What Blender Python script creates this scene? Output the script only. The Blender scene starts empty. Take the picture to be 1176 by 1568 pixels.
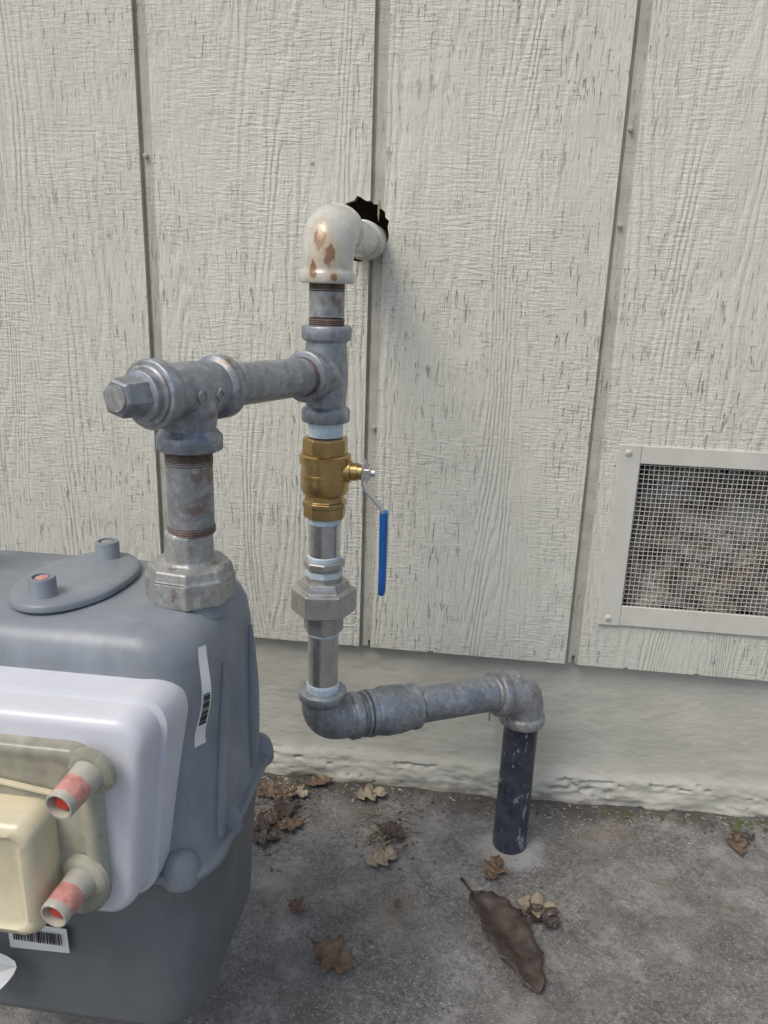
import bpy, bmesh, math, random
from mathutils import Vector as V, Matrix, noise as NZ
random.seed(7)
SC=bpy.context.scene
def rad(a): return math.radians(a)

# ---------------------------------------------------------------- materials
class NT:
    def __init__(s,name):
        s.m=bpy.data.materials.new(name); s.m.use_nodes=True
        s.t=s.m.node_tree; s.n=s.t.nodes; s.b=s.n["Principled BSDF"]
        s.co=s.n.new("ShaderNodeTexCoord")
    def L(s,a,b): s.t.links.new(a,b)
    def map(s,scale,loc=(0,0,0),rot=(0,0,0),src=None):
        m=s.n.new("ShaderNodeMapping"); m.inputs["Scale"].default_value=scale
        m.inputs["Location"].default_value=loc; m.inputs["Rotation"].default_value=rot
        s.L(src or s.co.outputs["Object"],m.inputs["Vector"]); return m.outputs[0]
    def noise(s,vec,scale=1,detail=4,rough=.55,dist=0):
        n=s.n.new("ShaderNodeTexNoise"); n.inputs["Scale"].default_value=scale
        n.inputs["Detail"].default_value=detail; n.inputs["Roughness"].default_value=rough
        n.inputs["Distortion"].default_value=dist
        s.L(vec or s.co.outputs["Object"],n.inputs["Vector"]); return n.outputs["Fac"]
    def voro(s,vec,scale=1,feature='F1'):
        n=s.n.new("ShaderNodeTexVoronoi"); n.inputs["Scale"].default_value=scale; n.feature=feature
        s.L(vec or s.co.outputs["Object"],n.inputs["Vector"]); return n.outputs["Distance"]
    def ramp(s,fac,stops):
        r=s.n.new("ShaderNodeValToRGB"); e=r.color_ramp.elements
        while len(e)<len(stops): e.new(.5)
        for i,(p,c) in enumerate(stops):
            e[i].position=p; e[i].color=(c,c,c,1) if isinstance(c,(int,float)) else (*c,1)
        s.L(fac,r.inputs[0]); return r.outputs[0]
    def math(s,op,a,b=None,c=None):
        n=s.n.new("ShaderNodeMath"); n.operation=op
        for i,x in enumerate((a,b,c)):
            if x is None: continue
            if isinstance(x,(int,float)): n.inputs[i].default_value=x
            else: s.L(x,n.inputs[i])
        return n.outputs[0]
    def mix(s,fac,a,b,mode='MIX'):
        n=s.n.new("ShaderNodeMix"); n.data_type='RGBA'; n.blend_type=mode
        for sock,x in ((n.inputs[0],fac),(n.inputs[6],a),(n.inputs[7],b)):
            if isinstance(x,(int,float)): sock.default_value=x
            elif isinstance(x,tuple): sock.default_value=(*x,1)
            else: s.L(x,sock)
        return n.outputs[2]
    def bump(s,h,strength,distance,prev=None):
        b=s.n.new("ShaderNodeBump"); b.inputs["Strength"].default_value=strength
        b.inputs["Distance"].default_value=distance; s.L(h,b.inputs["Height"])
        if prev: s.L(prev,b.inputs["Normal"])
        return b.outputs[0]
    def dist(s,p,sc=(1,1,1)):
        vm=s.n.new("ShaderNodeVectorMath"); vm.operation='DISTANCE'
        s.L(s.map(sc),vm.inputs[0]); vm.inputs[1].default_value=tuple(a*b for a,b in zip(p,sc)); return vm.outputs["Value"]
    def out(s,col=None,rough=.5,metal=0,nrm=None,**k):
        if isinstance(col,tuple): s.b.inputs["Base Color"].default_value=(*col,1)
        elif col is not None: s.L(col,s.b.inputs["Base Color"])
        if isinstance(rough,(int,float)): s.b.inputs["Roughness"].default_value=rough
        else: s.L(rough,s.b.inputs["Roughness"])
        if isinstance(metal,(int,float)): s.b.inputs["Metallic"].default_value=metal
        else: s.L(metal,s.b.inputs["Metallic"])
        if nrm: s.L(nrm,s.b.inputs["Normal"])
        for kk,v in k.items(): s.b.inputs[kk.replace("_"," ")].default_value=v
        return s.m

def mat_siding(name,dark=1.0,dirty=0):
    t=NT(name)
    big=t.noise(None,2.3,3)
    med=t.noise(None,14,4)
    fine=t.noise(t.map((260,1,40)),1,3,.6)
    N=t.noise(t.map((6.0,1,.65),loc=(1.3,0,.4)),1,2,.5,.25)
    ringp=t.math('ADD',t.math('MULTIPLY',N,240),t.math('MULTIPLY',t.noise(t.map((70,1,20)),1,3,.6),6.5))
    ring=t.math('SINE',ringp)
    ringn=t.ramp(t.math('MULTIPLY_ADD',ring,.5,.5),[(.0,0),(.55,.75),(.9,1)])
    saw=t.noise(t.map((44,1,300),loc=(2,0,5)),1,3,.6)
    sawm=t.ramp(t.noise(t.map((5,1,4)),1,3),[(.40,.15),(.62,1)])
    pm=t.ramp(t.noise(t.map((8,1,2.6),loc=(4,0,9)),1,3),[(.38,.22),(.64,1)])
    crack=t.ramp(t.noise(t.map((210,1,22)),1,3,.7),[(.60,0),(.67,1)])
    crack2=t.ramp(t.noise(t.map((26,1,300),loc=(3,0,7)),1,2,.6),[(.66,0),(.72,1)])
    cmask=t.ramp(t.noise(t.map((5,1,3.5),loc=(5,0,1)),1,4,.6),[(.42,.10),(.60,1)])
    cm=t.math('MULTIPLY',t.math('MAXIMUM',crack,t.math('MULTIPLY',crack2,.6)),cmask)
    h=t.math('MULTIPLY',t.math('MULTIPLY',ringn,pm),.46)
    h=t.math('ADD',h,t.math('MULTIPLY',fine,.62))
    h=t.math('ADD',h,t.math('MULTIPLY',t.math('MULTIPLY',saw,sawm),.85))
    h=t.math('SUBTRACT',h,t.math('MULTIPLY',cm,.8))
    c=t.mix(t.ramp(big,[(.3,0),(.7,1)]),(.67*dark,.65*dark,.55*dark),(.74*dark,.72*dark,.62*dark))
    c=t.mix(t.math('MULTIPLY',t.ramp(med,[(.45,0),(.75,1)]),.35),c,(.58*dark,.56*dark,.465*dark))
    c=t.mix(t.math('MULTIPLY',cm,.34),c,(.27,.235,.18))
    valley=t.math('MULTIPLY',t.ramp(ringn,[(.0,1),(.16,0)]),pm)
    c=t.mix(t.math('MULTIPLY',valley,.12),c,(.33,.30,.24))
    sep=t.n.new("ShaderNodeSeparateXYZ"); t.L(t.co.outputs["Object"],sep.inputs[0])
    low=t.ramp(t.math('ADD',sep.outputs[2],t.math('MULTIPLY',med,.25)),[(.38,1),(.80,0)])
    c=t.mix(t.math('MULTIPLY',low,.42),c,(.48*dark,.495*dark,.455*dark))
    stain=t.ramp(t.noise(t.map((40,1,3),loc=(9,0,2)),1,3),[(.60,0),(.75,1)])
    c=t.mix(t.math('MULTIPLY',stain,.28),c,(.50,.44,.32))
    spots=t.ramp(t.voro(None,14),[(.018,1),(.04,0)])
    c=t.mix(t.math('MULTIPLY',spots,.6),c,(.22,.17,.12))
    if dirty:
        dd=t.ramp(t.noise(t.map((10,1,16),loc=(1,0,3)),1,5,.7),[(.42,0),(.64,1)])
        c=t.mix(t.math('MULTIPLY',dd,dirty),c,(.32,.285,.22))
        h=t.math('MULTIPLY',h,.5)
    return t.out(c,.58,0,t.bump(h,1,.0028))

def mat_foundation():
    t=NT("foundation_paint")
    a=t.noise(None,9,5); b=t.noise(t.map((60,60,110)),1,4,.6); c3=t.noise(t.map((14,14,34)),1,4,.6)
    sep=t.n.new("ShaderNodeSeparateXYZ"); t.L(t.co.outputs["Object"],sep.inputs[0]); z=sep.outputs[2]
    c=t.mix(t.ramp(a,[(.3,0),(.7,1)]),(.44,.435,.375),(.53,.52,.455))
    k=t.math('ADD',t.math('MULTIPLY',z,-14),t.noise(t.map((22,22,60)),1,5,.75))
    edge=t.ramp(k,[(.14,0),(.30,1)])
    c=t.mix(t.math('MULTIPLY',edge,.65),c,(.26,.21,.15))
    dirt=t.ramp(t.noise(t.map((20,20,150),loc=(4,0,0)),1,5,.7),[(.58,0),(.63,1)])
    dm=t.ramp(z,[(.03,1),(.09,0)])
    c=t.mix(t.math('MULTIPLY',t.math('MULTIPLY',dirt,dm),.75),c,(.22,.17,.12))
    pits=t.ramp(t.voro(t.map((1,1,1.4)),34),[(.03,1),(.055,0)])
    c=t.mix(t.math('MULTIPLY',pits,.35),c,(.25,.20,.15))
    h=t.math('ADD',a,t.math('ADD',t.math('MULTIPLY',b,.5),t.math('MULTIPLY',c3,.7)))
    return t.out(c,.7,0,t.bump(h,.6,.004))

def mat_concrete():
    t=NT("concrete")
    a=t.noise(None,3.0,5,.6); b=t.noise(None,15,7,.72); g=t.noise(None,150,5,.8); g2=t.noise(None,480,2,.7)
    m=t.ramp(t.noise(t.map((1,1,1),loc=(9,9,0)),7,4,.6),[(.38,.25),(.62,1)])
    sp2=t.voro(None,75)
    c=t.mix(t.ramp(a,[(.35,0),(.68,1)]),(.155,.152,.147),(.30,.295,.28))
    c=t.mix(t.math('MULTIPLY',t.ramp(b,[(.42,0),(.60,1)]),.75),c,(.105,.10,.097))
    c=t.mix(t.math('MULTIPLY',t.ramp(b,[(.34,1),(.46,0)]),.55),c,(.36,.355,.34))
    c=t.mix(t.math('MULTIPLY',t.math('MULTIPLY',t.ramp(g,[(.53,0),(.62,1)]),m),.6),c,(.42,.41,.39))
    c=t.mix(t.math('MULTIPLY',t.math('MULTIPLY',t.ramp(g,[(.38,1),(.46,0)]),m),.75),c,(.055,.05,.047))
    c=t.mix(t.math('MULTIPLY',t.ramp(g2,[(.60,0),(.66,1)]),.55),c,(.66,.64,.60))
    c=t.mix(t.math('MULTIPLY',t.ramp(sp2,[(.08,1),(.14,0)]),.6),c,(.05,.042,.038))
    rust=t.ramp(t.noise(t.map((1,1,1),loc=(4,2,0)),9,3),[(.58,0),(.72,1)])
    c=t.mix(t.math('MULTIPLY',rust,.45),c,(.22,.165,.11))
    vm=t.n.new("ShaderNodeVectorMath"); vm.operation='DISTANCE'
    mp=t.map((1,1,0)); t.L(mp,vm.inputs[0]); vm.inputs[1].default_value=(.098,-.115,0)
    ring=t.ramp(t.math('ADD',vm.outputs["Value"],t.math('MULTIPLY',b,.06)),[(.060,1),(.085,0)])
    c=t.mix(t.math('MULTIPLY',ring,.6),c,(.50,.50,.48))
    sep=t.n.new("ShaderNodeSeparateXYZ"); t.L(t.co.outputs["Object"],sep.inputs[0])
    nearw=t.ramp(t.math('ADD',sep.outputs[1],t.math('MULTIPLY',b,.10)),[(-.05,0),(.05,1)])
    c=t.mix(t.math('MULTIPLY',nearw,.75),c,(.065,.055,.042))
    h=t.math('ADD',t.math('MULTIPLY',g,.6),t.math('ADD',t.math('MULTIPLY',b,1.3),t.math('MULTIPLY',g2,.2)))
    return t.out(c,.85,0,t.bump(h,1,.005))

def mat_metal(name,c1,c2,metal=.6,r=(.35,.6),rust=0.0,scale=30,chips=0.0,bumpd=.0006,rustpts=None,rustcol=(.20,.125,.08),mott=1,chipcol=(.58,.57,.50)):
    t=NT(name)
    a=t.noise(None,scale,5,.65); b=t.noise(None,scale*6,3,.6); g=t.noise(t.map((1,1,1),loc=(3,5,1)),scale*1.6,4,.7)
    c=t.mix(t.ramp(a,[(.35,0),(.65,1)]),c1,c2)
    if mott:
        c=t.mix(t.math('MULTIPLY',t.ramp(b,[(.54,0),(.66,1)]),.35*mott),c,tuple(min(1,x*1.5) for x in c2))
        c=t.mix(t.math('MULTIPLY',t.ramp(b,[(.34,1),(.46,0)]),.35*mott),c,tuple(x*.55 for x in c1))
    if rust:
        rf=t.ramp(g,[(.66-rust*.25,0),(.76-rust*.25,1)])
        c=t.mix(t.math('MULTIPLY',rf,.8),c,rustcol)
    if chips:
        cf=t.ramp(t.noise(t.map((1,1,.5),loc=(8,1,4)),scale*2.2,4,.7),[(.72-chips*.2,0),(.745-chips*.2,1)])
        c=t.mix(cf,c,chipcol)
    if rustpts:
        nn=t.math('SUBTRACT',t.noise(t.map((1,1,.45)),150,4,.75),.5)
        for p,sc,rr in rustpts:
            d=t.math('ADD',t.dist(p,sc),t.math('MULTIPLY',nn,rr*2.2))
            halo=t.ramp(t.math('DIVIDE',d,rr*2.4),[(.3,1),(1,0)]); core=t.ramp(t.math('DIVIDE',d,rr),[(.75,1),(1,0)])
            c=t.mix(t.math('MULTIPLY',halo,.65),c,(.46,.34,.18))
            c=t.mix(t.math('MULTIPLY',core,.85),c,(.23,.105,.05))
    rr=t.n.new("ShaderNodeMapRange"); rr.inputs[3].default_value=r[0]; rr.inputs[4].default_value=r[1]; t.L(a,rr.inputs[0])
    return t.out(c,rr.outputs[0],metal,t.bump(t.math('ADD',a,t.math('MULTIPLY',b,.5)),.5,bumpd))

def mat_plain(name,c,rough=.5,metal=0,var=.12,scale=25,bump=.0003,dirt=0,**k):
    t=NT(name); a=t.noise(None,scale,5,.6)
    c2=tuple(x*(1-var*2) for x in c)
    col=t.mix(t.ramp(a,[(.35,0),(.7,1)]),c,c2)
    if dirt:
        d=t.ramp(t.noise(t.map((1,1,.35)),scale*4,5,.7),[(.50,0),(.68,1)])
        col=t.mix(t.math('MULTIPLY',d,dirt),col,tuple(min(1,x*1.5) for x in c))
        d2=t.ramp(t.noise(t.map((1,1,1),loc=(7,7,7)),170,3,.7),[(.64,0),(.70,1)])
        col=t.mix(t.math('MULTIPLY',d2,dirt*.9),col,(.10,.09,.08))
    return t.out(col,rough,metal,t.bump(a,.4,bump),**k)

RX,RY=-.163,-.270
M={}
M['siding']=mat_siding("painted_siding"); M['groove']=mat_siding("siding_groove",.74,.5)  # groove copy of the paint darkened to colour in edge shading, plus real dirt
M['found']=mat_foundation(); M['conc']=mat_concrete()
M['galv_old']=mat_metal("weathered_galvanized",(.20,.22,.245),(.36,.38,.40),.5,(.34,.52),.20,20,.16,.0008)
M['galv_rust']=mat_metal("weathered_galvanized_rusty",(.24,.25,.26),(.40,.405,.405),.45,(.36,.56),.46,24,.36,rustcol=(.22,.15,.105))
M['galv_new']=mat_metal("bright_galvanized",(.50,.50,.50),(.70,.70,.69),.92,(.18,.32),0,40,mott=.4)
M['galv_nut']=mat_metal("cast_galvanized",(.38,.38,.36),(.52,.51,.47),.7,(.34,.5),.10,60,.1,.001,mott=.5)
M['meternut']=mat_metal("meter_nut_metal",(.30,.305,.295),(.45,.445,.42),.45,(.38,.56),.28,35,.2,.001)
M['cream']=mat_metal("cream_painted_fitting",(.54,.53,.47),(.64,.63,.57),.10,(.20,.34),.12,30,0,.0006,
   [((RX-.004,RY-.027,.866),(1.25,.5,.60),.0080),((RX+.007,RY-.027,.847),(1.3,.5,.70),.0088),((RX-.010,RY-.026,.832),(1.4,.5,.6),.0062),((RX+.012,RY-.024,.826),(1.2,.5,1.2),.0045)],mott=.45)
M['rust']=mat_metal("rusty_thread",(.11,.07,.055),(.22,.17,.145),.3,(.5,.7),0,120)
M['tape']=mat_plain("thread_seal_tape",(.68,.79,.85),.45,0,.14,260,.0008)
M['brass']=mat_metal("brass",(.44,.30,.12),(.58,.415,.19),.95,(.24,.35),0,60,mott=.25,bumpd=.0003)
M['blue']=mat_plain("blue_vinyl_grip",(.012,.13,.44),.35,0,.1)
M['steel']=mat_metal("plated_steel",(.6,.6,.6),(.75,.75,.75),.95,(.2,.3),mott=0)
M['blackpipe']=mat_metal("black_coated_pipe",(.020,.027,.042),(.060,.072,.095),.1,(.28,.48),.14,34,.55,chipcol=(.26,.29,.33))
M['meter']=mat_plain("meter_grey_paint",(.245,.27,.30),.38,0,.12,9,.0006,.28)
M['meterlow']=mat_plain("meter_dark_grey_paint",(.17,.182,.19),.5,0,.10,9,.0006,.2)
M['white']=mat_plain("white_plastic_cover",(.67,.68,.72),.30,0,.04,9,.0004,.06)
M['clear']=mat_plain("clouded_yellow_plastic",(.62,.60,.47),.12,0,.34,12,.0012,.18,Transmission_Weight=.25,IOR=1.35)
M['creambox']=mat_plain("cream_plastic",(.76,.68,.47),.22,0,.10,20,.0004,.08)
M['tube']=mat_plain("clear_plug_plastic",(.72,.69,.58),.15,0,.1,60,.0004,0,Transmission_Weight=.35)
M['red']=mat_plain("faded_red_plug",(.74,.34,.29),.25,0,.2,150)
M['redin']=mat_plain("red_plug_core",(.60,.05,.035),.4,0,.1,60)
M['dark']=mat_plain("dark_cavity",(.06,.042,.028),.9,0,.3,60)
M['mesh']=mat_metal("galvanized_wire",(.62,.62,.60),(.78,.78,.75),.2,(.35,.5))
M['vent']=mat_plain("painted_vent_frame",(.64,.625,.55),.5,0,.06,20,.0005,.07)
M['label']=mat_plain("paper_label",(.78,.78,.76),.5,0,.03)
M['ink']=mat_plain("black_ink",(.02,.02,.02),.5,0,0)
M['leafd']=mat_plain("dead_leaf_dark",(.085,.062,.050),.5,0,.35,60,.002,.28)
M['leafb']=mat_plain("dead_leaf_brown",(.19,.125,.08),.6,0,.3,90,.001)
M['leaft']=mat_plain("dead_leaf_tan",(.36,.30,.21),.6,0,.25,90,.001)
M['moss']=mat_plain("moss",(.10,.14,.04),.9,0,.3,90,.001)
def mat_insul():
    t=NT("crawlspace_debris"); a=t.noise(None,15,6,.7); b=t.noise(None,110,4,.7)
    c=t.ramp(a,[(.38,(.05,.04,.032)),(.47,(.40,.31,.22)),(.60,(.74,.67,.57))])
    c=t.mix(t.ramp(b,[(.36,.7),(.48,0)]),c,(.05,.04,.03))
    return t.out(c,.95,0,t.bump(t.math('ADD',a,b),1,.02))
M['insul']=mat_insul()

# ---------------------------------------------------------------- helpers
def empty(name):
    e=bpy.data.objects.new(name,None); SC.collection.objects.link(e); e.empty_display_size=.05
    return e
def mk(name,verts,faces,mats,parent=None,smooth=30,midx=None,bevel=0,sub=0):
    me=bpy.data.meshes.new(name); me.from_pydata([tuple(v) for v in verts],[],faces)
    bm=bmesh.new(); bm.from_mesh(me); bmesh.ops.recalc_face_normals(bm,faces=bm.faces); bm.to_mesh(me); bm.free()
    if not isinstance(mats,list): mats=[mats]
    for m in mats: me.materials.append(m)
    if midx:
        for p,i in zip(me.polygons,midx): p.material_index=i
    if smooth:
        for p in me.polygons: p.use_smooth=True
        me.set_sharp_from_angle(angle=rad(smooth))
    o=bpy.data.objects.new(name,me); SC.collection.objects.link(o)
    if parent: o.parent=parent
    if bevel:
        b=o.modifiers.new("b",'BEVEL'); b.width=bevel; b.segments=3; b.limit_method='ANGLE'; b.angle_limit=rad(25)
        b.harden_normals=True
        for p in me.polygons: p.use_smooth=True
    return o
def box(name,x0,x1,y0,y1,z0,z1,mat,parent=None,bevel=.001):
    v=[(x,y,z) for x in (x0,x1) for y in (y0,y1) for z in (z0,z1)]
    f=[(0,1,3,2),(4,6,7,5),(0,4,5,1),(2,3,7,6),(0,2,6,4),(1,5,7,3)]
    return mk(name,v,f,mat,parent,30,None,bevel)
def sweep(name,path,radii,mat,parent=None,n=40,rot0=0,smooth=35,cap=True,bevel=0,axis=None):
    path=[V(p) for p in path]; verts=[]; faces=[]
    tan=[]
    for i in range(len(path)):
        if axis is not None: tan.append(axis); continue
        a=path[max(0,i-1)]; b=path[min(len(path)-1,i+1)]
        d=b-a
        if d.length<1e-9: d=tan[-1] if tan else V((0,0,1))
        tan.append(d.normalized())
    ref=V((0,0,1)) if abs(tan[0].z)<.9 else V((1,0,0))
    u=(ref-tan[0]*ref.dot(tan[0])).normalized()
    for i,p in enumerate(path):
        u=(u-tan[i]*u.dot(tan[i])).normalized(); w=tan[i].cross(u)
        for k in range(n):
            a=2*math.pi*k/n+rot0
            verts.append(p+(u*math.cos(a)+w*math.sin(a))*radii[i])
    for i in range(len(path)-1):
        for k in range(n):
            k2=(k+1)%n
            faces.append((i*n+k,i*n+k2,(i+1)*n+k2,(i+1)*n+k))
    if cap:
        faces.append(tuple(range(n))); faces.append(tuple((len(path)-1)*n+k for k in range(n)))
    return mk(name,verts,faces,mat,parent,smooth,None,bevel)
def lathe(name,org,axis,prof,mat,parent=None,**k):
    org=V(org); axis=V(axis).normalized()
    return sweep(name,[org+axis*(d+1e-6*i) for i,(d,_) in enumerate(prof)],[r for _,r in prof],mat,parent,axis=axis,**k)
def thread(name,org,axis,d0,d1,r,mat,parent):
    pr=[]; d=d0; i=0
    while d<d1:
        pr.append((d,r+(.0005 if i%2 else -.0004))); d+=.0010; i+=1
    pr.append((d1,r)); return lathe(name,org,axis,pr,mat,parent,smooth=80)
def elbow(name,c,da,db,la,lb,rb,rc,cw,mat,parent,R=None):
    c=V(c);da=V(da).normalized();db=V(db).normalized(); R=R or la*.62
    pts=[];rr=[]
    pa=[(la,rc-.0018),(la-.0006,rc-.0006),(la-.002,rc),(la-cw,rc),(la-cw-.001,rc-.0008),(la-cw-.0025,rb+.0008),(la-cw-.004,rb)]
    for d,r in pa: pts.append(c+da*d); rr.append(r)
    N=16
    P0=c+da*min(R,la-cw-.005); P2=c+db*min(R,lb-cw-.005)
    for i in range(N+1):
        t=i/N; p=P0*(1-t)**2+c*2*t*(1-t)+P2*t*t
        pts.append(p); rr.append(rb+.0012*math.sin(math.pi*t))
    for d,r in reversed([(lb-(la-x),r) for x,r in pa]): pts.append(c+db*d); rr.append(r)
    return sweep(name,pts,rr,mat,parent,n=48,smooth=50)
def rrect(hx,hy,r,n=8):
    out=[]
    for cx,cy,a0 in ((hx-r,hy-r,0),(-hx+r,hy-r,90),(-hx+r,-hy+r,180),(hx-r,-hy+r,270)):
        for i in range(n+1):
            a=rad(a0+90*i/n); out.append((cx+r*math.cos(a),cy+r*math.sin(a)))
    return out
def loft(name,secs,mat,parent=None,axis='Z',smooth=40,n=8,taper=None):
    verts=[];faces=[]; N=4*(n+1)
    for (l,cx,cy,hx,hy,r) in secs:
        for x,y in rrect(hx,hy,min(r,hx*.999,hy*.999),n):
            if axis=='Z': verts.append((cx+x,cy+y,l))
            elif axis=='Y':
                if taper: x*=1-taper*(1-(y/hy*.5+.5))
                verts.append((cx+x,l,cy+y))
            else: verts.append((l,cx+x,cy+y))
    for i in range(len(secs)-1):
        for k in range(N):
            k2=(k+1)%N; faces.append((i*N+k,i*N+k2,(i+1)*N+k2,(i+1)*N+k))
    faces.append(tuple(range(N))); faces.append(tuple((len(secs)-1)*N+k for k in range(N)))
    return mk(name,verts,faces,mat,parent,smooth)

# ---------------------------------------------------------------- ground
def gz(x): return .012+.034*max(0,min(2,x)-.08)
g=[];gf=[]
xs=[-30,-10,-4,-2,-1.5,-1,-.5]+[-.2+i*.07 for i in range(12)]+[1,2,4,10,30]; ys=[-30,-10,-4,-2,-1,-.5,-.25,0,.3,1]
for y in ys:
    for x in xs: g.append((x,y,gz(x)))
nx=len(xs)
for j in range(len(ys)-1):
    for i in range(nx-1): gf.append((j*nx+i,j*nx+i+1,(j+1)*nx+i+1,(j+1)*nx+i))
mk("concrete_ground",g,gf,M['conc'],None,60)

# ---------------------------------------------------------------- house wall
wall=empty("house_wall")
grooves=[-.470+.3215*i for i in range(-9,12)]
x0,x1=-3.2,3.4; pr=[(x0,0)]; gi=[]
for gx in grooves:
    if gx<x0+.05 or gx>x1-.05: continue
    a=len(pr)
    pr+= [(gx-.0098,0),(gx-.0092,.0008),(gx-.0086,.0075),(gx-.0056,.0075),(gx-.0046,.0046),(gx+.0072,.0044),(gx+.0084,.0012),(gx+.0096,0)]
    gi+= list(range(a,a+7))
pr+=[(x1,0),(x1,.016),(x0,.016)]
zb,zt=.2685,2.7; n=len(pr); vs=[(x,y,zb) for x,y in pr]+[(x,y,zt) for x,y in pr]
fs=[];mi=[]
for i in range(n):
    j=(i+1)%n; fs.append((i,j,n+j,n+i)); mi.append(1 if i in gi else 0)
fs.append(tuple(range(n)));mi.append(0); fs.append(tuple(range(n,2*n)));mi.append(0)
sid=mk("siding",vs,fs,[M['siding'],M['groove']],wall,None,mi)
hv=[];N=44
for k in range(N):
    a=2*math.pi*k/N; rr=1+.06*math.sin(3*a+1)+random.uniform(-.08,.08)
    xx=-.1662+.0330*rr*math.cos(a); zz=.8900+.0435*rr*math.sin(a)
    if zz<.853: zz=.853+(zz-.853)*.4
    hv.append((xx,-.02,zz))
hv+= [(p[0],.05,p[2]) for p in hv]
hf=[(k,(k+1)%N,N+(k+1)%N,N+k) for k in range(N)]+[tuple(range(N)),tuple(range(N,2*N))]
cut=mk("cut",hv,hf,M['leaft'],None,None)
VX0,VX1,VZ0,VZ1=.234,.640,.373,.590
cut2=box("cut2",VX0-.006,VX1+.006,-.02,.05,VZ0-.006,VZ1+.006,M['groove'],None,0)
cuts=[cut,cut2]
for (cxx,w_,h_) in ((-.143,.0016,.010),(.1755,.0022,.013),(-.045,.0045,.0022),(.36,.004,.0018),(.255,.003,.0025)):
    cuts.append(box("cutc",cxx-w_,cxx+w_,-.02,.012,zb-.01,zb+h_,M['groove'],None,0))
for c in cuts:
    b=sid.modifiers.new("b",'BOOLEAN'); b.operation='DIFFERENCE'; b.solver='EXACT'; b.object=c
    try: b.material_mode='TRANSFER'
    except Exception: pass
dg=bpy.context.evaluated_depsgraph_get(); nm=bpy.data.meshes.new_from_object(sid.evaluated_get(dg))
sid.modifiers.clear(); sid.data=nm
for c in cuts: bpy.data.objects.remove(c)
fv=[];ff=[]; FX0,FX1,FZ0,FZ1=-1.3,1.4,-.06,.30; NX,NZn=620,110
for j in range(NZn+1):
    z=FZ0+(FZ1-FZ0)*j/NZn
    for i in range(NX+1):
        x=FX0+(FX1-FX0)*i/NX
        zz=z-gz(x)
        e=.050+.006*NZ.noise(V((x*5,0,3)))+.003*NZ.noise(V((x*30,0,3)))
        led=1/(1+math.exp((zz-e)*190))
        y=.016-.008*led
        y+=.0014*NZ.fractal(V((x*9,z*16,1)),.8,2,3)
        y+=led*.0030*NZ.fractal(V((x*24,z*70,5)),.7,2,4)
        br=NZ.noise(V((x*16,z*40,9)))
        low=max(0,1-max(0,zz-.004)/.022)
        y+= -.008*low*max(0,br+.2)
        if NZ.noise(V((x*7,zz*70,14)))+.45*NZ.noise(V((x*60,zz*110,4)))>.38 and zz<.045: y+=.005
        fv.append((x,y,z))
for j in range(NZn):
    for i in range(NX): ff.append((j*(NX+1)+i,j*(NX+1)+i+1,(j+1)*(NX+1)+i+1,(j+1)*(NX+1)+i))
mk("foundation",fv,ff,M['found'],wall,60)
box("foundation_side",-3.2,-1.3,.02,.16,-.1,.30,M['found'],wall,0)
box("foundation_far_side",1.4,3.4,.02,.16,-.1,.30,M['found'],wall,0)
for nm_,a in (("sheathing",(-3.2,VX0-.012,.055,.07,.29,2.7)),("sheathing_far",(VX1+.012,3.4,.055,.07,.29,2.7)),("sheathing_low",(VX0-.012,VX1+.012,.055,.07,.29,VZ0-.012)),("sheathing_high",(VX0-.012,VX1+.012,.055,.07,VZ1+.012,2.7))):
    box(nm_,*a,M['dark'],wall,0)
mk("splinter",[(-.1480,.004,.930),(-.1462,.003,.929),(-.1455,.002,.912),(-.1470,.006,.902),(-.1488,.005,.911)],[(0,1,2,3,4)],M['leaft'],wall,0)
for i,(x,z) in enumerate(((-.4715,.98),(-.238,.974),(.1725,.905),(-.145,.62),(.1725,1.02),(-.4715,.70))):
    lathe("nail_head_%d"%i,(x+.0,.0,z),(0,-1,0),[(-.004,.0030),(.0004,.0030),(.0008,.0022),(.001,.001)],M['groove'],wall,n=16)

# ---------------------------------------------------------------- vent
vent=empty("crawlspace_vent")
fo=(.2055,.668,.3405,.6165); th=-.0045
box("frame_left",fo[0],VX0+.002,th,-.0002,fo[2],fo[3],M['vent'],vent,.0012)
box("frame_right",VX1-.002,fo[1],th,-.0002,fo[2],fo[3],M['vent'],vent,.0012)
box("frame_top",VX0+.0022,VX1-.0022,th+.0006,-.0002,VZ1,fo[3]-.0006,M['vent'],vent,.0012)
box("frame_bottom",VX0+.0022,VX1-.0022,th+.0006,-.0002,fo[2]+.0006,VZ0,M['vent'],vent,.0012)
for i,(x,z) in enumerate(((.2185,.605),(.2185,.352),(.655,.605),(.655,.352))):
    lathe("screw_%d"%i,(x,th,z),(0,-1,0),[(-.001,.0050),(.0008,.0050),(.0018,.0038),(.0022,.001)],M['vent'],vent,n=20)
    box("screw_slot_%d"%i,x-.0030,x+.0030,th-.0026,th-.0020,z-.0005,z+.0005,M['groove'],vent,0)
wv=[];wf=[]
def addbox(a,b,vs,fs):
    o=len(vs)
    for x in (a[0],b[0]):
        for y in (a[1],b[1]):
            for z in (a[2],b[2]): vs.append((x,y,z))
    for f in [(0,1,3,2),(4,6,7,5),(0,4,5,1),(2,3,7,6),(0,2,6,4),(1,5,7,3)]: fs.append(tuple(o+q for q in f))
sp=.0068; w=.00038
def wirey(x,z): return .004+.0045*NZ.noise(V((x*9,0,z*9)))
x=VX0-.003
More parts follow.
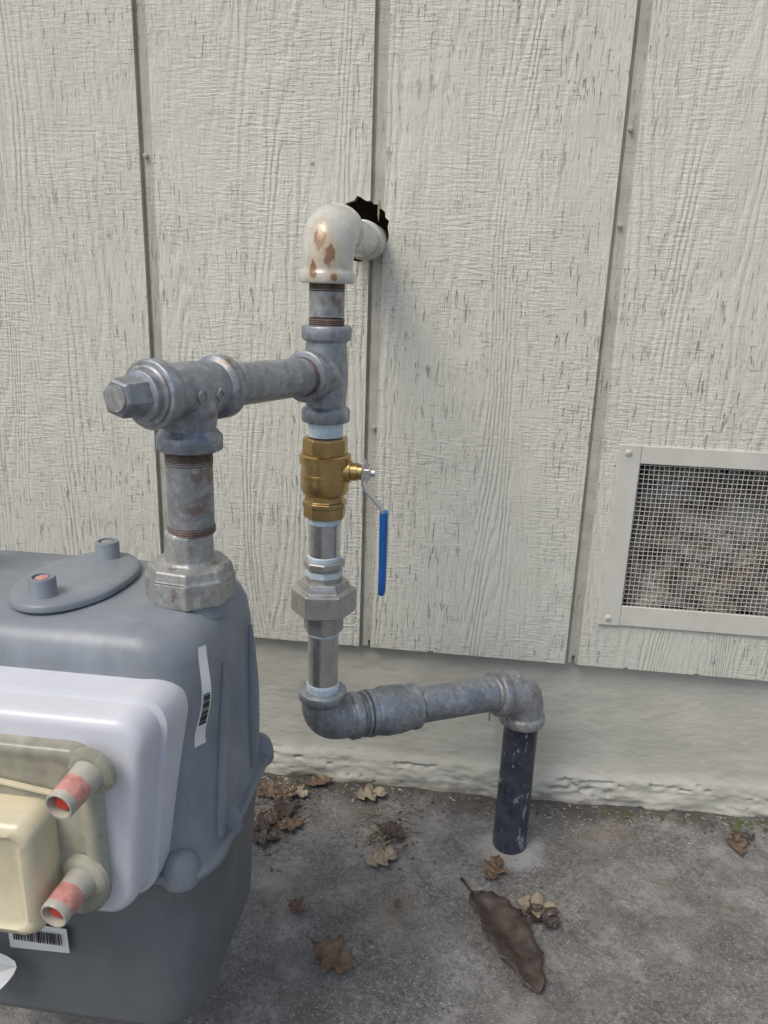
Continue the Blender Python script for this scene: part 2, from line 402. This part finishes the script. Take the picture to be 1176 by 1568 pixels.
while x<VX1+.003:
    k=10
    for i in range(k):
        za=VZ0-.004+(VZ1-VZ0+.008)*i/k; zb_=VZ0-.004+(VZ1-VZ0+.008)*(i+1)/k
        o=len(wv); dx=.0016*NZ.noise(V((x*30,2,za*14)));dx2=.0016*NZ.noise(V((x*30,2,zb_*14)))
        for (zz,yy,d) in ((za,wirey(x,za),dx),(zb_,wirey(x,zb_),dx2)):
            wv.extend([(x+d-w,yy-w,zz),(x+d+w,yy-w,zz),(x+d+w,yy+w,zz),(x+d-w,yy+w,zz)])
        for q in range(4): wf.append((o+q,o+(q+1)%4,o+4+(q+1)%4,o+4+q))
    x+=sp
z=VZ0-.003
while z<VZ1+.003:
    k=16
    for i in range(k):
        xa=VX0-.004+(VX1-VX0+.008)*i/k; xb=VX0-.004+(VX1-VX0+.008)*(i+1)/k
        o=len(wv); d1=.0016*NZ.noise(V((xa*14,7,z*30)));d2=.0016*NZ.noise(V((xb*14,7,z*30)))
        for (xx,yy,d) in ((xa,wirey(xa,z)-.0009,d1),(xb,wirey(xb,z)-.0009,d2)):
            wv.extend([(xx,yy-w,z+d-w),(xx,yy+w,z+d-w),(xx,yy+w,z+d+w),(xx,yy-w,z+d+w)])
        for q in range(4): wf.append((o+q,o+(q+1)%4,o+4+(q+1)%4,o+4+q))
    z+=sp
mk("wire_mesh",wv,wf,M['mesh'],vent,0)
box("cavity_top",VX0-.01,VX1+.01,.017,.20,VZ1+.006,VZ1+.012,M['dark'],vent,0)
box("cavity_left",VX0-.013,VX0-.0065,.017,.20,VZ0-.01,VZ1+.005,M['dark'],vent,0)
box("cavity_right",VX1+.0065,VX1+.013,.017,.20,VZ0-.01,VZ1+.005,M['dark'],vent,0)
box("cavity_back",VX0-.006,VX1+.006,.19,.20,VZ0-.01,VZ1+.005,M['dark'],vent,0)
dv=[];df=[];A,B=110,70
for j in range(B+1):
    for i in range(A+1):
        x=VX0-.006+(VX1-VX0+.012)*i/A; t=j/B
        nn=NZ.fractal(V((x*24,t*6,2)),.7,2,5)
        dv.append((x,.022+.050*t+.013*nn,VZ0-.008+.212*t+.014*NZ.fractal(V((x*30,t*8,8)),.7,2,5)))
for j in range(B):
    for i in range(A): df.append((j*(A+1)+i,j*(A+1)+i+1,(j+1)*(A+1)+i+1,(j+1)*(A+1)+i))
mk("debris",dv,df,M['insul'],vent,80)

# ---------------------------------------------------------------- gas piping
gp=empty("gas_pipe")
UP=V((0,0,1)); DN=-UP
R0=V((RX,RY,0))
WP=V((-.1575,.04,.876)); EC=V((RX,RY,.8745)); dw=(WP-EC).normalized()
sweep("wall_stub",[EC+dw*.03,WP],[.0215,.0215],M['cream'],gp)
lathe("wall_coupling",EC,dw,[(.215,.0215),(.217,.0250),(.245,.0250),(.247,.0240),(.30,.0240)],M['cream'],gp)
elbow("top_elbow",EC,DN,dw,.0545,.058,.0268,.0290,.010,M['cream'],gp,R=.040)
thread("top_thread",R0,UP,.812,.822,.0190,M['rust'],gp)
lathe("top_nipple",R0,UP,[(.786,.0188),(.815,.0188)],M['galv_rust'],gp)
thread("tee_thread",R0,UP,.776,.785,.0190,M['rust'],gp)
def tee(name,c,ax,br,half,brl,rb,rc,cw,mat,parent):
    p=[(-half,rc-.002),(-half+.0006,rc-.0007),(-half+.002,rc),(-half+cw,rc),(-half+cw+.0015,rc-.001),(-half+cw+.004,rb)]
    p+=[(-half*.3,rb+.0012),(0,rb+.002),(half*.3,rb+.0012)]+[(-d,r) for d,r in reversed(p[:6])]
    lathe(name+"_run",c,ax,p,mat,parent,n=48,smooth=50)
    q=[(0,rb),(rb*.8,rb+.002),(rb*.95,rb+.0012),(brl-cw-.006,rb),(brl-cw-.0015,rc-.001),(brl-cw,rc),(brl-.002,rc),(brl-.0006,rc-.0007),(brl,rc-.002)]
    lathe(name+"_branch",c,br,q,mat,parent,n=48,smooth=50)
LT=V((-.239,-.480,.731)); RT=V((RX,RY,.7255)); u=(LT-RT).normalized(); span=(LT-RT).length
tee("riser_tee",RT,UP,u,.0515,.046,.0218,.0268,.013,M['galv_old'],gp)
sweep("cross_nipple",[RT+u*.03,LT-u*.03],[.0195,.0195],M['galv_old'],gp)
thread("cross_thread",RT,u,.044,.051,.0200,M['rust'],gp)
thread("cross_thread_b",RT,u,span-.052,span-.044,.0200,M['galv_rust'],gp)
tee("meter_tee",LT,u,DN,.047,.050,.0225,.0278,.012,M['galv_old'],gp)
lathe("plug_rim",LT,u,[(.046,.0235),(.049,.0235),(.0505,.022)],M['galv_rust'],gp)
lathe("plug_collar",LT,u,[(.046,.0195),(.056,.0195),(.057,.018)],M['galv_old'],gp)
lathe("plug_head",LT,u,[(.055,.0165),(.078,.0155),(.080,.0135)],M['galv_old'],gp,n=6,smooth=20,rot0=.3,bevel=.001)
lathe("plug_face",LT,u,[(.0795,.0105),(.0812,.0100)],M['meternut'],gp,n=24)
side=u.cross(UP).normalized()
if side.y>0: side=-side
def ring_mark(name,c,dd,r_out,r_in,nseg,parent):
    lathe(name,c,dd,[(.018,r_out),(.0250,r_out),(.0253,r_out*.92),(.0253,r_in*1.05),(.0244,r_in)],M['galv_old'],parent,n=nseg,smooth=20)
for i,a in enumerate((.010,-.012)):
    ring_mark("cast_mark_%d"%i,LT+u*a,(side*.95-UP*.1).normalized(),.0058,.0040,4 if i else 20,gp)
LX=V((-.2405,-.480,0))
thread("leg_thread_top",LX,UP,.668,.684,.0200,M['rust'],gp)
lathe("leg_nipple",LX,UP,[(.612,.0200),(.672,.0200)],M['galv_rust'],gp)
thread("leg_thread_low",LX,UP,.607,.614,.0204,M['rust'],gp)
LM=V((-.2435,-.480,0))
lathe("meter_swivel",LM,UP,[(.570,.0255),(.580,.0250),(.583,.0225),(.606,.0218),(.609,.0200)],M['meternut'],gp,n=10,smooth=15,bevel=.0015)
lathe("meter_nut",LM,UP,[(.547,.0395),(.549,.0400),(.569,.0400),(.5705,.0385),(.578,.0370),(.5795,.0350),(.580,.026)],M['meternut'],gp,n=8,rot0=.25,smooth=20,bevel=.0018)
lathe("tape_top",R0,UP,[(.6575,.0192),(.659,.0196),(.673,.0198),(.6745,.0190)],M['tape'],gp)
lathe("valve_nipple",R0,UP,[(.515,.0182),(.556,.0182)],M['galv_new'],gp)
lathe("tape_valve",R0,UP,[(.5565,.0186),(.558,.0192),(.563,.0194),(.565,.0188)],M['tape'],gp)
lathe("tape_union",R0,UP,[(.510,.0190),(.512,.0196),(.517,.0193),(.518,.0185)],M['tape'],gp)
lathe("union_tailpiece",R0,UP,[(.486,.0215),(.504,.0215),(.5045,.0245),(.511,.0245),(.5125,.0215)],M['galv_nut'],gp,n=8,smooth=20,bevel=.0012,rot0=.2)
lathe("union_tape",R0,UP,[(.493,.0219),(.500,.0221)],M['tape'],gp,n=8,rot0=.2,smooth=20)
lathe("union_nut",R0,UP,[(.4475,.0370),(.449,.0390),(.4755,.0390),(.477,.0370),(.4775,.0315),(.483,.0300),(.4875,.0275)],M['galv_nut'],gp,n=6,rot0=.16,smooth=20,bevel=.0018)
lathe("union_body",R0,UP,[(.4225,.0222),(.424,.0236),(.444,.0242),(.4475,.028)],M['galv_nut'],gp,n=8,rot0=.1,smooth=20,bevel=.0012)
lathe("tape_low",R0,UP,[(.4180,.0190),(.419,.0196),(.4225,.0196)],M['tape'],gp)
lathe("riser_nipple",R0,UP,[(.345,.0184),(.420,.0184)],M['galv_new'],gp)
lathe("tape_elbow",R0,UP,[(.3405,.0194),(.342,.0200),(.351,.0200),(.353,.0190)],M['tape'],gp)
A0=V((RX,RY,.2985)); B0=V((.0960,-.103,.2760)); dl=(B0-A0).normalized(); SL=(B0-A0).length
elbow("lower_elbow",A0,UP,dl,.0445,.048,.0260,.0295,.011,M['galv_old'],gp,R=.030)
thread("lower_thread",A0,dl,.046,.060,.0250,M['galv_rust'],gp)
lathe("coupling_ring",A0,dl,[(.054,.0270),(.0545,.0290),(.058,.0290),(.059,.0270)],M['galv_old'],gp)
lathe("coupling",A0,dl,[(.060,.0270),(.0605,.0300),(.066,.0302),(.068,.0285),(.076,.0300),(.085,.0318),(.105,.0318),(.116,.0300),(.124,.0280),(.1255,.0302),(.131,.0302),(.132,.0275)],M['galv_old'],gp,n=48)
thread("coupling_thread",A0,dl,.131,.139,.0240,M['galv_rust'],gp)
lathe("run_nipple",A0,dl,[(.138,.0236),(SL-.05,.0236)],M['galv_old'],gp)
thread("elbow_thread",A0,dl,SL-.056,SL-.047,.0242,M['galv_rust'],gp)
elbow("end_elbow",B0,-dl,DN,.052,.052,.0290,.0325,.012,M['galv_rust'],gp,R=.036)
thread("end_thread",B0,DN,.050,.062,.0240,M['rust'],gp)
sweep("buried_pipe",[V((.0960,-.103,.220)),V((.0945,-.103,-.05))],[.0245,.0254],M['blackpipe'],gp)
box("pipe_bracket",.050,.0535,-.065,.012,.195,.228,M['galv_rust'],gp,.001)

# ---------------------------------------------------------------- ball valve
bv=empty("ball_valve")
lathe("valve_hex_top",R0,UP,[(.6370,.0240),(.638,.0258),(.655,.0258),(.6565,.0240)],M['brass'],bv,n=8,rot0=.39,smooth=20,bevel=.0009)
lathe("valve_body",R0,UP,[(.5885,.0190),(.590,.0226),(.5935,.0256),(.5965,.0270),(.612,.0270),(.6125,.0277),(.6155,.0277),(.616,.0268),(.627,.0270),(.6275,.0290),(.6365,.0290),(.6380,.0266),(.6385,.020)],M['brass'],bv,n=56,smooth=25)
lathe("valve_hex_low",R0,UP,[(.5640,.0226),(.5650,.0246),(.5770,.0250),(.5785,.0262),(.5830,.0262),(.5845,.0232),(.590,.0228)],M['brass'],bv,n=8,rot0=.39,smooth=20,bevel=.0009)
lv=[];lf=[]
rnd=random.Random(3)
def stroke(ang,z,w_,h_,r0=.0267):
    o=len(lv)
    for r_ in (r0,r0+.0008):
        for (da_,dz) in ((-w_,-h_),(w_,-h_),(w_,h_),(-w_,h_)):
            a=ang+da_/.0264; lv.append((RX+r_*math.cos(a),RY+r_*math.sin(a),z+dz))
    for q in range(4): lf.append((o+q,o+(q+1)%4,o+4+(q+1)%4,o+4+q))
    lf.append((o+4,o+5,o+6,o+7))
for i in range(7):
    if i==4: continue
    a=-math.pi/2-.45+i*.135
    stroke(a-.035,.6035,.0003,.0022); stroke(a+.035,.6035,.0003,.0022)
    stroke(a,.6035+rnd.choice((-.0018,0,.0018)),.0009,.0003)
for i in range(5):
    a=-math.pi/2-.28+i*.135
    stroke(a-.035,.6212,.0003,.0018); stroke(a,.6212+rnd.choice((-.0014,0,.0014)),.0009,.0003)
mk("valve_lettering",lv,lf,M['brass'],bv,0)
S=V((RX,RY,.619)); sx=V((1,-.05,0)).normalized()
lathe("stem_boss",S,sx,[(.020,.0135),(.030,.0125),(.0305,.0105),(.038,.0100),(.0385,.0088),(.043,.0086)],M['brass'],bv)
lathe("stem_nut",S,sx,[(.0445,.0088),(.0455,.0098),(.0520,.0098),(.0530,.0085)],M['steel'],bv,n=6,smooth=20,bevel=.0006)
lathe("stem_tip",S,sx,[(.052,.0045),(.0575,.0042),(.058,.003)],M['steel'],bv,n=20)
def strip(name,pts,w_,t_,mat,parent,bevel=.0006,wd=V((0,1,0))):
    pts=[V(p) for p in pts]; vs=[];fs=[]
    for i,p in enumerate(pts):
        d=(pts[min(i+1,len(pts)-1)]-pts[max(i-1,0)]).normalized(); nn=d.cross(wd).normalized()
        ww=w_[i] if isinstance(w_,list) else w_
        for a,b_ in ((-1,-1),(1,-1),(1,1),(-1,1)): vs.append(p+wd*ww*a+nn*t_*b_)
    for i in range(len(pts)-1):
        for q in range(4): fs.append((i*4+q,i*4+(q+1)%4,i*4+4+(q+1)%4,i*4+4+q))
    fs.append((0,1,2,3)); k=(len(pts)-1)*4; fs.append((k,k+1,k+2,k+3))
    return mk(name,vs,fs,mat,parent,30,None,bevel)
hx=RX+.044
strip("lever",[(hx,RY,.632),(hx,RY,.618),(hx,RY,.606),(hx+.003,RY,.599),(hx+.012,RY,.589),(hx+.020,RY,.580),(hx+.0235,RY,.572),(hx+.0245,RY,.560)],[.0085,.0105,.0095,.0085,.0075,.007,.007,.007],.0013,M['steel'],bv)
loft("grip",[(.5745,hx+.0242,RY,.0034,.0070,.0032),(.5735,hx+.0242,RY,.0046,.0080,.0044),(.55,hx+.0246,RY,.0046,.0082,.0045),(.50,hx+.0250,RY,.0043,.0082,.0042),(.478,hx+.0248,RY,.0043,.0080,.0042),(.4745,hx+.0247,RY,.0036,.0070,.0035),(.4730,hx+.0247,RY,.0020,.0050,.0019)],M['blue'],bv)

# ---------------------------------------------------------------- gas meter
gm=empty("gas_meter")
cx=-.3675; cy=-.4800
def body(name,secs,mat): return loft(name,[(z,cx,cy+dy,hx_,hy_,r_) for z,dy,hx_,hy_,r_ in secs],mat,gm,'Z',50,12)
body("upper_case",[(.338,0,.168,.105,.040),(.345,0,.1655,.1025,.040),(.42,0,.163,.100,.040),(.495,0,.1605,.098,.042),(.520,0,.158,.096,.044),(.533,0,.153,.092,.044),(.542,0,.145,.085,.042),(.5465,0,.133,.075,.038),(.5485,0,.10,.05,.03)],M['meter'])
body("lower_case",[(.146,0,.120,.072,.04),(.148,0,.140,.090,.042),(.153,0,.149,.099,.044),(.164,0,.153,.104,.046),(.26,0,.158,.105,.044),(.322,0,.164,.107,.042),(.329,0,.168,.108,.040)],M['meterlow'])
body("flange",[(.3285,0,.169,.109,.040),(.3292,0,.1735,.1130,.040),(.3312,0,.1745,.1140,.040),(.3345,0,.1745,.1140,.040),(.3372,0,.1735,.1130,.040),(.3385,0,.168,.106,.038)],M['meter'])
rx=cx+.166
for i,(x,y) in enumerate(((rx-.006,-.515),(rx-.006,-.400),(rx-.022,-.580),(cx-.150,-.585),(cx,-.372))):
    lathe("flange_boss_%d"%i,(x,y,.327),(0,0,1),[(-.003,.0150),(.001,.0170),(.007,.0168),(.013,.0158),(.020,.0135),(.0255,.0095),(.0280,.0045),(.0285,.001)],M['meter'],gm,smooth=80)
    lathe("flange_bolt_%d"%i,(x,y,.312),(0,0,1),[(0,.0075),(.012,.0075)],M['meterlow'],gm,n=6,smooth=20,bevel=.0008)
for i,(yb,yt) in enumerate(((-.545,-.505),(-.44,-.425))):
    pts=[(cx+.1655-.004*k/8,yb+(yt-yb)*k/8,.345+.15*k/8) for k in range(9)]
    sweep("side_rib_%d"%i,pts,[.004,.0065,.0075,.008,.008,.0075,.006,.0045,.002],M['meter'],gm,n=20,smooth=80)
zc=.4175
loft("index_housing",[(-.565,cx,zc,.154,.096,.03),(-.585,cx,zc,.1525,.0955,.028),(-.600,cx,zc,.1500,.0945,.027),(-.6015,cx,zc,.1445,.0905,.025),(-.622,cx,zc,.1435,.0895,.025),(-.6270,cx,zc,.1415,.0880,.024),(-.6305,cx,zc,.1370,.083,.022)],M['white'],gm,'Y',60,12,taper=.14)
loft("index_window",[(-.6295,cx,.4125,.108,.0755,.022),(-.6385,cx,.4125,.1075,.075,.022),(-.6420,cx,.4125,.105,.0725,.021),(-.6430,cx,.4125,.1005,.068,.02),(-.6415,cx,.4125,.097,.0645,.018),(-.6385,cx,.4125,.093,.060,.016)],M['clear'],gm,'Y',60,12)
loft("counter_box",[(-.636,cx-.006,.389,.078,.052,.014),(-.664,cx-.006,.389,.0765,.050,.013),(-.670,cx-.006,.389,.073,.0465,.012),(-.6715,cx-.006,.389,.068,.0415,.010),(-.6700,cx-.006,.389,.0665,.040,.009),(-.6685,cx-.006,.389,.063,.0365,.008)],M['creambox'],gm,'Y',60,10)
strip("window_rib",[(cx-.09,-.6415,.466),(cx-.03,-.6415,.463),(cx+.05,-.6415,.452),(cx+.085,-.6415,.447)],.0020,.0014,M['creambox'],gm,.0004)
td=V((-.14,-1,-.10)).normalized()
for i,(x,z) in enumerate(((-.2630,.4705),(-.2760,.3750),(-.465,.4705),(-.465,.3750))):
    o_=(x,-.641,z)
    lathe("seal_tube_%d"%i,o_,td,[(0,.0140),(.006,.0124),(.017,.0114)],M['tube'],gm,cap=False)
    lathe("seal_plug_%d"%i,o_,td,[(.012,.0100),(.0165,.0116),(.034,.0110)],M['red'],gm,cap=False,smooth=50)
    lathe("seal_rim_%d"%i,o_,td,[(.0300,.01112),(.0360,.01100),(.0372,.0104),(.0372,.0092),(.0350,.0086),(.0240,.0082)],M['tube'],gm,cap=False,smooth=50)
    lathe("seal_core_%d"%i,o_,td,[(.022,.0084),(.0275,.0082),(.0335,.0050),(.0340,.001)],M['redin'],gm)
    lathe("seal_seat_%d"%i,o_,td,[(-.003,.020),(.0010,.0190),(.003,.0165),(.004,.0140)],M['clear'],gm)
oc=V((-.3510,-.480,.5485)); od=V((.10,1,0)).normalized(); ow=V((-od.y,od.x,0))
def oval(name,secs,mat):
    vs=[];fs=[];n=56
    for (z,L_,W_) in secs:
        for k in range(n):
            a=2*math.pi*k/n; ca,sa=math.cos(a),math.sin(a)
            p=oc+od*(math.copysign(abs(ca)**.85,ca)*L_)+ow*(math.copysign(abs(sa)**1.05,sa)*W_); vs.append((p.x,p.y,z))
    for i in range(len(secs)-1):
        for k in range(n): fs.append((i*n+k,i*n+(k+1)%n,(i+1)*n+(k+1)%n,(i+1)*n+k))
    fs.append(tuple(range(n))); fs.append(tuple((len(secs)-1)*n+k for k in range(n)))
    mk(name,vs,fs,mat,gm,50)
oval("oval_gasket",[(.5440,.067,.042),(.5500,.067,.042)],M['meterlow'])
oval("oval_cap",[(.5498,.0695,.0445),(.5502,.0715,.0465),(.5545,.0715,.0465),(.5560,.070,.045),(.5575,.064,.040),(.5580,.05,.03)],M['meter'])
for i,p in enumerate((oc+od*.050,oc-od*.049)):
    lathe("cap_stud_%d"%i,(p.x,p.y,.554),(0,0,1),[(0,.0145),(.004,.0115),(.0185,.0112),(.0200,.0104),(.0200,.0080),(.0180,.0076)],M['meter'],gm,smooth=40)
    lathe("stud_core_%d"%i,(p.x,p.y,.554),(0,0,1),[(.015,.0062),(.0194,.0058),(.0198,.004)],M['red'] if i else M['meternut'],gm,n=6,smooth=20)
lathe("port_nut",(-.4935,-.480,0),UP,[(.547,.0395),(.549,.0400),(.569,.0400),(.5705,.0385),(.578,.0370),(.580,.026)],M['galv_old'],gm,n=8,rot0=.3,smooth=20,bevel=.0018)
lathe("port_pipe",(-.4935,-.480,0),UP,[(.575,.0255),(.583,.0222),(.606,.0215),(.62,.0200),(.75,.0200)],M['galv_old'],gm)
lathe("port_riser",(-.4935,-.480,0),UP,[(.745,.026),(.747,.027),(.775,.027),(.777,.025)],M['galv_old'],gm)
for i,x in enumerate((-.2435,-.4935)):
    lathe("port_base_%d"%i,(x,-.480,0),UP,[(.535,.036),(.5475,.034)],M['meter'],gm)
def ribbon(name,vs,K,mat): return mk(name,vs,[(2*j,2*j+1,2*j+3,2*j+2) for j in range(K)],mat,gm,60)
lx0,lx1=-.3835,-.3270
ribbon("barcode_label",[p for j in range(5) for p in ((lx0,-.5905-.0004*math.sin(j),.238+.030*j/4),(lx1,-.5905-.0003*j,.240+.028*j/4))],4,M['label'])
bvv=[];bf=[];rnd=random.Random(5); x=lx0+.006
while x<lx1-.005:
    ww=rnd.choice((.0005,.0008,.0012)); addbox((x,-.5932,.250),(x+ww,-.5925,.262),bvv,bf); x+=ww+rnd.choice((.0007,.001,.0015))
mk("barcode_bars",bvv,bf,M['ink'],gm,0)
sv=[];K=14
for j in range(K+1):
    t=j/K; z=.545-.086*t; y=-.5670-.006*math.sin(t*2.2); xx=-.2040+.0070*math.sin(t*5)*t+.004*t
    wd=.0038+.0016*t
    a=V((.55,.83,0)).normalized(); c=V((xx+.004,y-.006,z)); sv+=[c-a*wd,c+a*wd]
ribbon("case_sticker",sv,K,M['label'])
kv=[];kf=[]
for i in range(14):
    t=.45+.33*i/14; j=t*K; j0=int(j); f=j-j0
    L_=sv[2*j0].lerp(sv[2*j0+2],f); R_=sv[2*j0+1].lerp(sv[2*j0+3],f); nn=V((.83,-.55,0))*.0004; h=V((0,0,rnd.choice((.0005,.0009))))
    a=L_.lerp(R_,.15)+nn; b_=L_.lerp(R_,.85)+nn; o=len(kv)
    kv+=[a-h,b_-h,b_+h,a+h]; kf.append((o,o+1,o+2,o+3))
mk("sticker_bars",kv,kf,M['ink'],gm,0)
tv=[];n=24
for k in range(n):
    a=2*math.pi*k/n; tv.append((-.402+.030*math.cos(a)*(1+.15*math.sin(3*a)),-.606+.004*math.sin(a*2),.226+.022*math.sin(a)*(1+.1*math.cos(4*a))))
mk("paper_tag",tv,[tuple(range(n))],M['label'],gm,0)

# ---------------------------------------------------------------- leaves and litter
def oak_leaf(name,x,y,rot,L_,W_,mat,lobes=3.5,curl=.25,seed=0,fold=0,rag=0):
    rnd=random.Random(seed); K=56; vs=[];fs=[]; ph=rnd.uniform(-.3,.3)
    y-=.013
    for i in range(K+1):
        t=i/K
        env=math.sin(math.pi*min(1,max(0,(t-.14)/.86))**.85) if t>.14 else 0
        lob=.34+.66*(.5+.5*math.cos(2*math.pi*lobes*t+ph))**.8 if lobes else 1
        lob2=.34+.66*(.5+.5*math.cos(2*math.pi*lobes*t+ph+.9))**.8 if lobes else 1
        if rag:
            lob=.85+rag*NZ.noise(V((t*7,1,seed)))+.16*NZ.noise(V((t*30,1,seed))); lob2=.85+rag*NZ.noise(V((t*7,9,seed)))+.16*NZ.noise(V((t*30,5,seed)))
            env=env**.55
        w1=W_*(env*lob)+.0007; w2=W_*(env*lob2)+.0007
        bend=curl*L_*.5*(t-.5)**2*2
        side_=.10*L_*math.sin(t*3.0+seed) if not rag else .05*L_*math.sin(t*4)
        for s,wq in ((-1,w1),(-.75,w1),(-.5,w1),(-.25,w1),(0,0),(.25,w2),(.5,w2),(.75,w2),(1,w2)):
            yy=s*wq; up=curl*abs(yy)*(1+.5*NZ.noise(V((t*6,s*2,seed))))+bend+fold*abs(yy)+.003*NZ.noise(V((t*11,s*3,seed+5)))
            if rag: up+=.0007*math.sin(t*48-abs(s)*7+2*NZ.noise(V((t*9,s,1))))*min(1,abs(s)*3)+.009*NZ.noise(V((t*4.5,s*1.6,2)))*abs(s)
            tl=t*L_-(abs(s)*.10*L_*(1-lob) if lobes else 0)
            vs.append((tl-L_/2,yy+side_-.05*L_,.005+max(-.002,up)))
    for i in range(K):
        for q in range(8): fs.append((i*9+q,i*9+q+1,i*9+9+q+1,i*9+9+q))
    o=mk(name,vs,fs,mat,None,60)
    so=o.modifiers.new("t",'SOLIDIFY'); so.thickness=.0006
    o.location=(x,y,gz(x)); o.rotation_euler=(rnd.uniform(-.06,.06),rnd.uniform(-.06,.06),rad(rot))
    return o
oak_leaf("fallen_leaf",.084,-.262,-56,.190,.034,M['leafd'],0,.10,1,.30,.45)
for (x,y,r,l,w_,m,sd) in [(-.129,-.334,-20,.072,.028,'leafb',2),(.128,-.212,-10,.064,.023,'leaft',3),(.137,-.232,-60,.054,.022,'leafd',23),(.066,-.153,60,.056,.018,'leafb',4),
    (-.093,-.159,20,.058,.022,'leaft',5),(-.128,-.020,15,.062,.021,'leaft',6),(-.219,.000,40,.05,.018,'leafb',7),(-.270,-.040,80,.050,.02,'leafb',8),
    (-.262,-.075,120,.055,.022,'leafd',9),(-.285,-.110,30,.060,.022,'leafd',10),(-.250,-.030,-30,.05,.018,'leaft',11),(.434,-.060,80,.055,.016,'leafb',12),(.445,-.045,30,.045,.014,'leafd',32),(-.195,-.266,-30,.032,.014,'leafb',13),
    (-.085,-.100,-15,.05,.018,'leafd',14),(-.300,-.040,150,.05,.02,'leafb',15),(-.275,-.140,10,.05,.018,'leafd',16),(-.062,-.240,70,.014,.004,'leafb',17),(-.240,-.110,200,.05,.018,'leafb',18)]:
    oak_leaf("dry_oak_leaf",x,y,r,l,w_,M[m],3.5,.35,sd)
lv=[];lf=[];li=[]; rnd=random.Random(11)
def crumb(x,y,s,m):
    o=len(lv); z=gz(x)+.0006; a=rnd.uniform(0,6.28); l=s*rnd.uniform(.6,1.6); w_=s*rnd.uniform(.25,.7)
    h=s*rnd.uniform(.15,.6)
    for (p,q,r_) in ((-l,-w_,0),(l,-w_*.6,h*.3),(l*.7,w_,0),(-l*.8,w_*.8,h*.4),(0,0,h)):
        lv.append((x+p*math.cos(a)-q*math.sin(a),y+p*math.sin(a)+q*math.cos(a),z+r_))
    for q in range(4): lf.append((o+q,o+(q+1)%4,o+4)); li.append(m)
for i in range(560):
    crumb(rnd.uniform(-.34,.6),.0-abs(rnd.gauss(0,.035)),rnd.uniform(.001,.003),rnd.choice((0,0,1,2,3,3)))
for i in range(1800): crumb(rnd.uniform(-.6,.6),rnd.uniform(-.6,.0),rnd.uniform(.0005,.0017),rnd.choice((0,1,3,3,3)))
for i in range(190): crumb(rnd.gauss(-.088,.020),rnd.gauss(-.115,.028),rnd.uniform(.0012,.004),rnd.choice((0,1,2)))
for i in range(240): crumb(rnd.gauss(-.27,.03),rnd.gauss(-.08,.05),rnd.uniform(.0015,.005),rnd.choice((0,0,1,2)))
for i in range(80): crumb(rnd.gauss(.29,.05),rnd.gauss(-.012,.005),rnd.uniform(.001,.003),4)
for i in range(40): crumb(rnd.gauss(.46,.02),rnd.gauss(-.02,.01),rnd.uniform(.002,.005),4)
mk("leaf_litter",lv,lf,[M['leafd'],M['leafb'],M['leaft'],mat_plain("grit",(.42,.40,.37),.9),M['moss']],None,0,li)
tw=empty("twigs")
for i in range(26):
    x=rnd.gauss(-.088,.02);y=rnd.gauss(-.108,.03);a=rnd.uniform(-.5,1.2);l=rnd.uniform(.01,.028)
    z=gz(x)+.004
    sweep("twig_%d"%i,[(x-l*math.cos(a),y-l*math.sin(a),z),(x,y+.002,z+.003),(x+l*math.cos(a),y+l*math.sin(a),z-.001)],[.0005,.0007,.0004],M['leafb'] if i%2 else M['leaft'],tw,n=6)

# ---------------------------------------------------------------- light, sky, camera
el,az=56,-40
d=V((math.sin(rad(az))*math.cos(rad(el)),-math.cos(rad(az))*math.cos(rad(el)),math.sin(rad(el))))
sl=bpy.data.lights.new("sun",'SUN'); sl.energy=1.5; sl.angle=rad(28); sl.color=(1,.95,.84)
so=bpy.data.objects.new("sun",sl); SC.collection.objects.link(so)
so.rotation_euler=d.to_track_quat('Z','Y').to_euler(); so.location=(0,-2,3)
w=bpy.data.worlds.new("World"); SC.world=w; w.use_nodes=True
nt=w.node_tree; bg=nt.nodes["Background"]; sk=nt.nodes.new("ShaderNodeTexSky"); sk.sky_type='NISHITA'; sk.sun_disc=False
sk.sun_elevation=rad(el); sk.sun_rotation=math.atan2(d.x,d.y); sk.air_density=1; sk.dust_density=3; sk.ozone_density=1
nt.links.new(sk.outputs[0],bg.inputs[0]); bg.inputs[1].default_value=.15
cam=bpy.data.cameras.new("camera"); cam.sensor_fit='HORIZONTAL'; cam.sensor_width=36; cam.lens=36.03; cam.clip_start=.02; cam.clip_end=200
co=bpy.data.objects.new("camera",cam); SC.collection.objects.link(co); SC.camera=co
R=V((.99192,.12273,.0321)); Dn=V((.06546,-.27825,-.95828)); F=V((-.10867,.95264,-.28403))
co.matrix_world=Matrix((( R.x,-Dn.x,-F.x,0),(R.y,-Dn.y,-F.y,-1.1),(R.z,-Dn.z,-F.z,.8213),(0,0,0,1)))
SC.view_settings.view_transform='Standard'; SC.view_settings.look='None'; SC.view_settings.exposure=0
